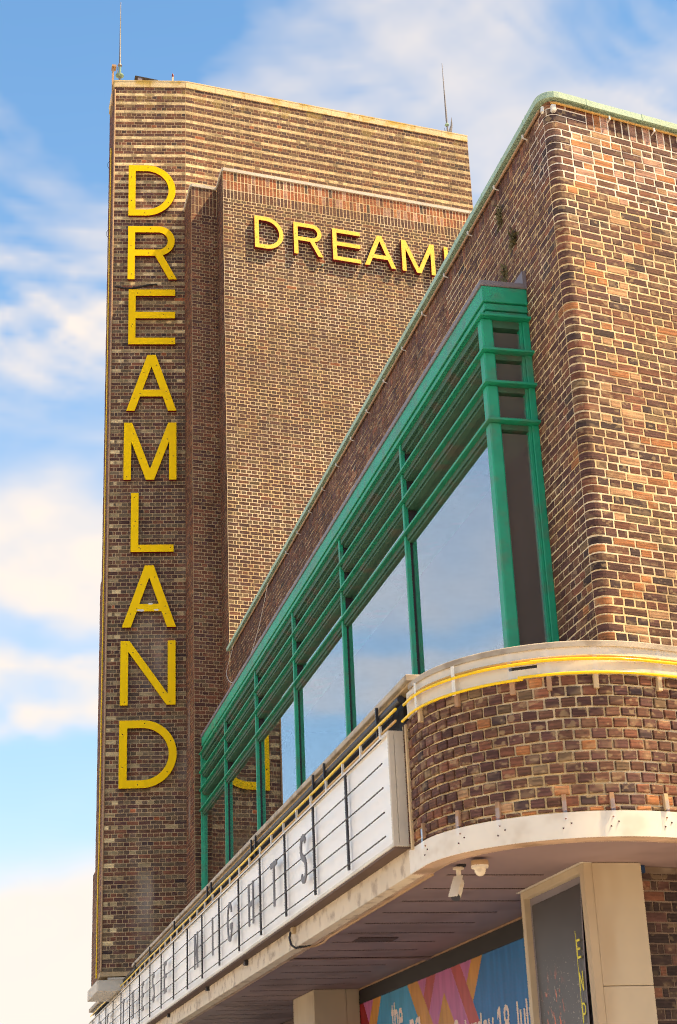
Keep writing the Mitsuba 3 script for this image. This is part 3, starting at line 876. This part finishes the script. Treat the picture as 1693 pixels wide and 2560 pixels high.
# straight coping over the street side with the dark recess, pipe and straps below
for a in np.arange(11.0, 28.8, 1.62):
    b = min(a + 1.62, 28.75)
    add(can + '__street_coping', bx(3.262, 3.70, a + .003, b - .003, 3.300, 3.352 + rnd.uniform(-.003, .003), .006), 'coping_grey')
add(can + '__coping_bed', bx(3.30, 3.6, 11.02, 28.7, 3.285, 3.299), 'timber_pale')
add(can + '__far_coping', bx(3.20, 3.6, 31.9, 36.3, 3.22, 3.30, .01), 'coping_grey')
add(can + '__drain_pipe', tube([(3.275, y, 3.215 + .004 * math.sin(y * 2)) for y in np.linspace(11.2, 36, 60)], .030, 10), 'black_paint', 40)
add(can + '__drain_pipe', tube([(3.268, y, 3.145) for y in np.linspace(11.4, 36, 40)], .012, 8), 'black_paint', 40)
for y in (11.75, 13.6, 14.05, 16.9, 17.15, 19.9, 20.2, 23.2, 26.0, 28.0):
    add(can + '__pipe_strap', bx(3.225, 3.245, y, y + .024, 3.06, 3.295), 'black_paint')
# soffit: a sheet with slots, each slot a dark pocket
SL = [11.465 + .622 * k for k in range(30)]
outer = Polygon([(3.32 + .15, 36), (3.47, 11.0)] + [tuple(AC + (AR - .15) * np.array([math.cos(math.radians(a)), math.sin(math.radians(a))])) for a in range(182, 280, 6)]
                + [tuple(e0 - FN * .15), tuple(e0 + FU * 5.5 - FN * .15), (10.5, 13), (4.975, 11.6), (4.975, 36)])
slots = [sbox(3.63, y - .03, 4.66 if k else 4.40, y + .03) for k, y in enumerate(SL)]
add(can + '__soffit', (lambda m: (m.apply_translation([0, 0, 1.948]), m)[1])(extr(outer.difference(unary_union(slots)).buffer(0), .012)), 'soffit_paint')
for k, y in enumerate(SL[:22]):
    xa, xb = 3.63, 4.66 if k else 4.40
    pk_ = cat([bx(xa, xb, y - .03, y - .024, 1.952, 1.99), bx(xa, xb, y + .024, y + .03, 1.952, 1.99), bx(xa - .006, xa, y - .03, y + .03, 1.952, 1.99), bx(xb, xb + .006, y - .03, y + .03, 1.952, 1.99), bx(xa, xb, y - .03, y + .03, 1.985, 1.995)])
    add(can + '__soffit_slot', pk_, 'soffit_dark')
add(can + '__hatch', cat([bx(3.81, 4.18, 14.86, 15.13, 1.944, 1.947), bx(3.80, 4.19, 14.85, 14.868, 1.938, 1.947), bx(4.17, 4.19, 14.86, 15.14, 1.938, 1.947)]), 'soffit_dark')
add(can + '__sagging_board', bx(3.5, 5.0, 16.37, 16.52, 1.925, 1.940), 'soffit_paint')
# timber blocks and clear clips that carried the neon
for ang in (-172.5, -149.6, -127.2, -114.3, -98.3, -74.0):
    s = C1 + AR * math.radians(180 + ang)
    pale = ang > -100 or ang < -170
    add(can + '__timber_block', sweep(CAN, s - .017, s + .017, rect(0.0, .030, 2.945, 3.045), .02), 'timber_pale' if pale else 'timber')
    add(can + '__clear_clip', sweep(CAN, s - .015, s + .015, rect(.046, .049, 3.02, 3.235), .02), 'plastic_white' if ang < -140 else 'clear_plastic')
for ang in (-176.0, -153.0, -136.0, -113.0, -97.0, -77.0):
    s = C1 + AR * math.radians(180 + ang)
    add(can + '__timber_block', sweep(CAN, s - .015, s + .015, rect(0.0, .028, 2.118, 2.222), .02), 'timber_pale' if ang > -80 else 'timber')
    add(can + '__clear_clip', sweep(CAN, s - .014, s + .014, rect(.030, .033, 2.04, 2.18), .02), 'clear_plastic')
    p, nn = CAN.at(s)
    for off, zz in ((0, 2.062), (.035, 2.03), (-.02, 2.0)):
        q, qn = CAN.at(s + off)
        add(can + '__screw', trimesh.creation.icosphere(1, .006).apply_translation([q[0] + qn[0] * .010, q[1] + qn[1] * .010, zz]), 'rust' if off == 0 else 'bolt_dark')
add(can + '__end_post', bx(3.298, 3.318, 11.20, 11.235, 2.09, 3.02), 'timber_pale')
# neon on the curve
t = thing('neon_tube', 'upper bright yellow neon tube curving round the white band of the balcony', 'neon tube')
add(t + '__tube', along(CAN, C1 - .12, C1 + AR * math.radians(62), .050, 3.145, .0105, 10, .05), 'neon_yellow', 40)
add(t + '__tube', along(CAN, C1 + AR * math.radians(60), CAN.L - 1, .052, lambda q: 3.150 + .006 * math.sin(q * 2), .0105, 10, .05), 'neon_yellow', 40)
t = thing('neon_tube', 'lower bright yellow neon tube along the foot of the balcony white band', 'neon tube')
add(t + '__tube', along(CAN, C1 - .18, C1 + AR * math.radians(57), .050, lambda q: 3.035, .0105, 10, .05), 'neon_yellow', 40)
add(t + '__tube', along(CAN, C1 + AR * math.radians(55.5), CAN.L - 1, .052, 3.048, .0105, 10, .05), 'neon_yellow', 40)
t = thing('neon_tube', 'dull amber tube close above the upper yellow tube on the balcony', 'neon tube')
add(t + '__tube', along(CAN, C1 - .05, CAN.L - 1, .034, lambda q: 3.170, .0095, 10, .05), 'neon_amber', 40)
add(t + '__gap_plate', sweep(CAN, C1 + AR * math.radians(52), C1 + AR * math.radians(62), rect(.0145, .0165, 3.115, 3.135), .03), 'black_paint')
t = thing('neon_tube', 'yellow neon tube running along the top of the marquee sign', 'neon tube')
add(t + '__tube', tube([(3.215, y, 3.120 + .004 * math.sin(y * 1.7)) for y in np.linspace(11.15, 36, 80)], .0115, 8), 'neon_yellow', 40)
for y in np.arange(11.6, 30, .62):
    add(t + '__clip', bx(3.205, 3.225, y, y + .022, 3.00, 3.108), 'plastic_white')
add(t + '__lower_tube', tube([(3.225, y, 3.045) for y in np.linspace(11.2, 30, 30)], .010, 8), 'neon_amber', 40)

# ------------------------------------------------------------------ marquee sign
mq = thing('marquee_sign', 'long white marquee panel with black bars and wires for movable letters', 'sign')
add(mq + '__panel', bx(3.212, 3.315, 11.36, 36.0, 2.16, 2.985), 'panel_white')
add(mq + '__top_rail', bx(3.190, 3.318, 11.33, 36.0, 2.972, 3.004, .004), 'white_paint')
add(mq + '__bottom_rail', bx(3.198, 3.318, 11.33, 36.0, 2.136, 2.165, .003), 'white_paint')
add(mq + '__end_panel', cat([bx(3.196, 3.240, 11.325, 11.358, 2.134, 3.003, .003), bx(3.243, 3.318, 11.327, 11.357, 2.134, 3.003, .003)]), 'coping_grey' if False else 'stone_pale')
add(mq + '__tray', bx(3.205, 3.322, 11.34, 36.0, 2.118, 2.134), 'sign_under')
BARS = [12.61, 13.85, 15.12, 16.40, 17.67, 18.98, 20.285, 21.545, 22.86, 24.17, 25.50, 26.86, 28.23, 29.61, 30.96, 32.3, 33.65, 35.0]
for y in BARS:
    add(mq + '__bar', bx(3.170, 3.186, y, y + .040, 2.185, 2.958), 'black_paint')
for zz in (2.945, 2.765, 2.582, 2.397, 2.219):
    add(mq + '__wire', tube([(3.158, y, zz + .002 * math.sin(y * 3)) for y in np.linspace(11.40, 35.9, 50)], .0055, 6), 'black_paint', 40)
MU, MN = np.array([0, -1.0]), np.array([-1.0, 0])
for ch, yc, wd in [('O', 33.0, .36), ('F', 31.6, .30), ('T', 28.92, .36), ('H', 27.5, .34), ('E', 26.15, .30), ('S', 24.82, .30), ('E', 23.5, .30), ('N', 20.58, .36), ('I', 19.28, .2), ('G', 18.08, .40), ('H', 16.77, .36), ('T', 15.53, .38), ('S', 14.17, .31)]:
    sib = sum(1 for k in labels if k.startswith('marquee_letter'))
    words = {33.0: 'grey letter O, farthest left on the white marquee', 31.6: 'grey letter F, second from the far end of the white marquee', 28.92: 'grey letter T starting the first full word on the marquee',
             27.5: 'grey letter H of the farther word on the marquee', 26.15: 'grey letter E between H and S on the marquee', 24.82: 'thin grey letter S between two letters E on the marquee',
             23.5: 'grey letter E before the empty marquee panel', 20.58: 'grey letter N starting the nearer word on the marquee', 19.28: 'single stroke grey letter I on the marquee',
             18.08: 'rounded grey letter G on the marquee', 16.77: 'grey letter H of the nearer word on the marquee', 15.53: 'grey letter T of the nearer word, next to the largest S', 14.17: 'curling grey letter S, nearest the balcony on the marquee'}[yc]
    k = thing('marquee_letter', words, 'letter', 'letters on the marquee')
    H = .435
    sh = affinity.scale(letter(ch, .060 / H, wd * .82 / H), H, H, origin=(0, 0))
    m_ = extr(sh, .012)
    m_.apply_transform(frame_xf([3.152, yc + wd * .41, 2.335], MU, MN))
    add(k, m_, 'letter_grey')
for y, zz in ((17.9, 2.06), (20.6, 2.07), (15.35, 2.06), (24.2, 2.07)):
    k = thing('fascia_lamp', {17.9: 'small black fitting under the marquee, below the letter G', 20.6: 'small black fitting under the marquee, below the letter N', 15.35: 'rusty junction box with hanging cable under the marquee', 24.2: 'small black fitting under the marquee, below the thin letter S'}[y], 'fitting')
    add(k + '__box', bx(3.275, 3.32, y, y + .08, zz, zz + .06, .006), 'timber_pale' if y == 15.35 else 'black_paint')
    if y == 15.35:
        add(k + '__cable', tube([(3.27, y + .05, 2.08), (3.26, y + .06, 2.02), (3.27, y + .03, 1.95), (3.30, y - .03, 1.915), (3.42, y - .12, 1.93)], .011, 8), 'black_paint', 40)
        add(k + '__conduit', tube([(3.33, y + .02, 1.925), (3.48, y - .1, 1.925), (3.50, y - .35, 1.925), (3.47, y - .7, 1.925), (3.47, 11.3, 1.925)], .012, 8), 'conduit_brown', 40)

# ------------------------------------------------------------------ columns, posters, mural, dark wall
def column(y0, y1, x0, label):
    k = thing('stone_column', label, 'column')
    add(k + '__shaft', bx(x0, 4.945, y0, y1, -1.6, 1.08, .004), 'column_stone')
    add(k + '__shaft', bx(x0, 4.945, y0, y1, 1.084, 1.946, .004), 'column_stone')
    return k


c1 = thing('stone_column', 'cream stone column holding a dark poster beside the rounded balcony', 'column')
add(c1 + '__block', bx(4.56, 4.945, 10.92, 12.29, -1.6, 1.080, .004), 'column_stone')
add(c1 + '__block', bx(4.56, 4.945, 10.92, 12.29, 1.084, 1.946, .004), 'column_stone')
fr = [bx(4.496, 4.56, 10.921, 11.012, -1.6, 1.945, .004), bx(4.496, 4.56, 12.218, 12.288, -1.6, 1.945, .004), bx(4.496, 4.56, 11.013, 12.217, 1.885, 1.945, .004)]
for m_ in fr:
    add(c1 + '__frame', m_, 'column_stone')
add(c1 + '__cap', bx(4.47, 4.56, 10.91, 12.32, 1.9455, 1.9475), 'stone_pale')
add(c1 + '__recess', bx(4.548, 4.559, 11.0, 12.22, -1.6, 1.89), 'lead')
po = thing('poster_panel', 'dark bowed poster with yellow capitals and red sparks in the column frame', 'poster')
ys, zs = np.linspace(11.085, 12.165, 12), np.linspace(-1.4, 1.826, 18)
V = []
for zz in zs:
    for yy in ys:
        f = (12.165 - yy) / 1.08
        bow = .045 * f ** 3 * (0.3 + 0.7 * math.sin(math.pi * min(1, max(0, (1.826 - zz) / 2.2))))
        V.append((4.540 - bow, yy - .0, zz))
F = []
for a in range(17):
    for b in range(11):
        q = a * 12 + b
        F += [(q, q + 1, q + 13), (q, q + 13, q + 12)]
sheet = trimesh.Trimesh(np.array(V), np.array(F), process=False)
back = sheet.copy()
back.apply_translation([.006, 0, 0])
back.invert()
add(po + '__sheet', cat([sheet, back]), 'poster_mat', True)
add(po + '__edge', tube([(v[0], v[1] - .002, v[2]) for v in V[0::12]], .004, 6), 'lead')
for ch, zz in (('E', 1.30), ('N', 1.075), ('P', .86)):
    m_ = meshkit.text_mesh(ch, .135, .002)
    b = m_.bounds
    m_.apply_translation([-b[0][0], 0, 0])
    m_.apply_scale([.062 / (b[1][0] - b[0][0]), 1, 1]) if False else m_.apply_transform(np.diag([.072 / (b[1][0] - b[0][0]), 1, 1, 1]))
    m_.apply_transform(frame_xf([4.495, 11.192, zz], MU, MN))
    add(po + '__letter', m_, 'poster_yellow')
add(po + '__stripe', bx(4.497, 4.499, 11.200, 11.206, -.5, 1.50), 'poster_yellow')
mu = thing('mural_board', 'bright blue, pink, orange and red printed board with event lettering', 'board')
add(mu + '__board', bx(4.972, 5.0, 12.3, 19.50, -1.6, 1.765), 'mural_mat')
TXT = [('Saturday 18 July', 15.78, 13.44, .96, .29), ('the', 18.08, 17.62, 1.31, .325), ('ng', 17.35, 16.95, 1.17, .30)]
for tx, ya, yb, zz, hh in TXT:
    m_ = meshkit.text_mesh(tx, hh, .002, bold=True)
    b = m_.bounds
    m_.apply_translation([-b[0][0], 0, 0])
    m_.apply_transform(np.diag([(ya - yb) / (b[1][0] - b[0][0]), 1, 1, 1]))
    m_.apply_transform(frame_xf([4.9715, ya, zz], MU, MN))
    add(mu + '__lettering', m_, 'mural_text')
bm = thing('shopfront_beam', 'black beam along the top of the printed board under the canopy', 'beam')
add(bm + '__beam', bx(4.968, 5.0, 12.3, 19.52, 1.767, 1.928), 'black_board')
add(bm + '__trim', bx(4.955, 4.985, 12.3, 19.52, 1.929, 1.944), 'timber')
add(bm + '__side', bx(4.967, 5.0, 19.52, 19.56, -1.6, 1.928), 'black_board')
c2 = thing('stone_column', 'farther cream stone column at the far end of the printed board', 'column')
add(c2 + '__block', bx(4.40, 4.80, 19.48, 20.68, -1.6, 1.946, .005), 'column_stone')
add(c2 + '__block', bx(4.803, 4.965, 19.486, 20.67, -1.6, 1.946, .005), 'column_stone')
dk = thing('shopfront_panel', 'dark shopfront beyond the farther stone column', 'shopfront')
add(dk + '__panel', bx(4.96, 5.0, 20.7, 27, -1.6, 1.94), 'black_board')
add(dk + '__trim', bx(4.94, 4.96, 20.7, 27, 1.80, 1.93), 'soffit_dark')
# brick wall under the canopy at the right
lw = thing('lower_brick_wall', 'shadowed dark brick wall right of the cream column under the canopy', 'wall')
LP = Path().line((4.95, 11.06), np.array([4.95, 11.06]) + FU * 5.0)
add(lw + '__wall', sweep(LP, 0, LP.L, rect(-.2, 0, -1.6, 1.945)), 'mortar_dark')
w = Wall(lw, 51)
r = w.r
english(w, LP, .02, LP.L, -1.5, 1.90, .076, lambda i, hd, s, z: pick(r, {13: 50, 14: 40, 2: 6, 0: 10}), chamfer=0, proud=.004, jit=.002)  # darkest palette entries: canopy shade painted into the bricks
w.finish()
add(lw + '__blue_strip', bx(4.95, 5.02, 11.02, 11.05, 1.89, 1.944), 'blue_board')

# ------------------------------------------------------------------ cameras, rods, roof things, weeds
k = thing('bullet_camera', 'white bullet security camera hanging from the canopy edge', 'camera')
bp = np.array([3.583, 11.03])
add(k + '__mount', lathe([(0, 0), (.040, 0), (.040, .012), (.020, .018), (0, .018)], [bp[0], bp[1], 1.915]), 'camera_white', 40)
add(k + '__mount_box', bx(bp[0] + .0, bp[0] + .05, bp[1] - .03, bp[1] + .04, 1.93, 1.955), 'black_paint')
add(k + '__stem', tube([(bp[0], bp[1], 1.92), (bp[0], bp[1], 1.865), (bp[0] + .004, bp[1], 1.82)], [.018, .018, .020], 12), 'camera_white', 40)
ax = np.array([-.40, -.42, -.80]); ax /= np.linalg.norm(ax)
c0 = np.array([bp[0] + .008, bp[1], 1.835])
add(k + '__body', tube([c0, c0 + ax * .02, c0 + ax * .12, c0 + ax * .15], [.026, .034, .036, .035], 14), 'camera_white', 40)
add(k + '__lens_hood', tube([c0 + ax * .15, c0 + ax * .165, c0 + ax * .168], [.033, .033, .02], 14), 'camera_dark', 40)
side = np.cross(ax, [0, 0, 1.0]); side /= np.linalg.norm(side)
upv = np.cross(side, ax)
if upv[2] < 0:
    upv = -upv
sh = cat([bx(-.037, .037, .035, .041, -.01, .185, .002)])
M = np.eye(4); M[:3, 0], M[:3, 1], M[:3, 2], M[:3, 3] = side, upv, ax, c0
sh.apply_transform(M)
add(k + '__sun_shield', sh, 'camera_white')
k = thing('dome_camera', 'white dome security camera on the canopy soffit beside the bullet camera', 'camera')
dp = [3.655, 10.76, 1.87]
add(k + '__base', lathe([(0, .058), (.060, .058), (.064, .036), (.060, .024), (.0, .024)], dp, 24), 'conduit_brown', 40)
add(k + '__ring', lathe([(0, .024), (.062, .024), (.060, .006), (.044, 0), (0, 0)], dp, 24), 'camera_white', 40)
add(k + '__dome', lathe([(0, -.050), (.016, -.047), (.030, -.036), (.039, -.018), (.041, 0), (0, 0)], dp, 24), 'camera_white', 60)

k = thing('lightning_rod', 'slim lightning rod with a green disc at the left corner of the tower', 'lightning rod')
x, y = 2.985, 30.4
add(k + '__rod', tube([(x, y, zz) for zz in (23.05, 23.8, 24.0, 25.5)], [.026, .022, .020, .007], 8), 'rod_metal', 40)
add(k + '__disc', lathe([(0, 0), (.05, -.01), (.094, .02), (.094, .05), (.03, .07), (0, .07)], [x, y, 23.36]), 'verdigris', 40)
add(k + '__stem', tube([(x, y, 23.4), (x, y, 23.68)], .030, 10), 'verdigris', 40)
add(k + '__collar', lathe([(0, 0), (.03, -.005), (.052, .03), (.03, .09), (0, .1)], [x, y, 23.64]), 'rod_metal', 40)
add(k + '__bracket', tube([(x - .06, y, 23.62), (x - .055, y, 23.42), (x, y, 23.40)], .010, 6), 'rod_metal')
k = thing('lightning_rod', 'leaning lightning rod with curved spikes at the right end of the tower', 'lightning rod')
x, y = 11.125, 31.15
add(k + '__rod', tube([(x - .003, y, 23.05), (x - .006, y, 23.62), (x - .01, y, 23.75), (x - .016, y, 25.47)], [.022, .022, .026, .006], 8), 'rod_metal', 40)
add(k + '__collar', lathe([(0, 0), (.03, -.01), (.056, .025), (.03, .075), (0, .08)], [x - .01, y, 23.58]), 'verdigris', 40)
add(k + '__spike', tube([(x + .01, y, 23.36), (x + .07, y, 23.44), (x + .11, y, 23.62), (x + .125, y, 23.86)], [.05, .042, .026, .003], 7), 'rod_metal', 40)
add(k + '__spike', tube([(x, y, 23.38), (x - .06, y, 23.40), (x - .085, y, 23.52)], [.02, .016, .003], 7), 'rod_metal', 40)
k = thing('roof_panel', 'dark flat panel lying on top of the fin tower', 'panel')
m_ = bx(-.27, .27, -.15, .15, 0, .03, .004)
m_.apply_transform(trimesh.transformations.rotation_matrix(math.radians(6), [0, 1, 0]))
m_.apply_translation([3.60, 30.5, 23.36])
add(k + '__sheet', m_, 'black_paint')
add(k + '__bracket', bx(3.40, 3.50, 30.36, 30.4, 23.10, 23.39), 'lead')
k = thing('roof_post', 'short stump post with red top on the tower roof', 'post')
add(k + '__post', bx(4.195, 4.235, 30.38, 30.42, 23.05, 23.52), 'stone_pale')
add(k + '__cap', tube([(4.215, 30.4, 23.52), (4.215, 30.4, 23.58), (4.21, 30.4, 23.63)], [.024, .024, .006], 8), 'red_return')
WL = ['upper weed tuft growing from the side wall below the copper coping', 'middle weed tuft growing from the side wall', 'lowest dry weed tuft on the side wall above the bay window']
for j, (yy, zz) in enumerate(((12.60, 8.53), (12.29, 8.08), (12.61, 7.88))):
    q = random.Random(60 + j)
    V, F = [], []
    for _ in range(60):
        b = np.array([4.972, yy + q.gauss(0, .035), zz + q.gauss(0, .05)])
        d = np.array([-abs(q.gauss(.02, .02)), q.gauss(0, .035), q.gauss(.01, .05)])
        s_ = np.array([q.gauss(0, .006), q.gauss(0, .008), q.gauss(0, .008)])
        i0 = len(V)
        V += [b - s_, b + s_, b + d + s_ * .4, b + d * .5 + s_ * 1.6]
        F += [(i0, i0 + 1, i0 + 3), (i0, i0 + 3, i0 + 2)]
    k = thing('wall_weed', WL[j], 'plant')
    add(k, (np.array(V), np.array(F)), 'weed_green')
t = thing('loose_wire', 'thin pale wire hanging loose from the far end of the copper coping', 'wire')
pts = [(4.90, 27.4, 8.80), (4.90, 27.9, 8.62), (4.90, 28.1, 8.40), (4.90, 27.2, 8.05), (4.905, 25.8, 8.10), (4.91, 24.8, 8.45), (4.92, 24.2, 8.85)]
from scipy.interpolate import CubicSpline
cs = CubicSpline(np.linspace(0, 1, len(pts)), np.array(pts))
add(t, tube(cs(np.linspace(0, 1, 40)), .005, 6), 'plastic_white', 40)
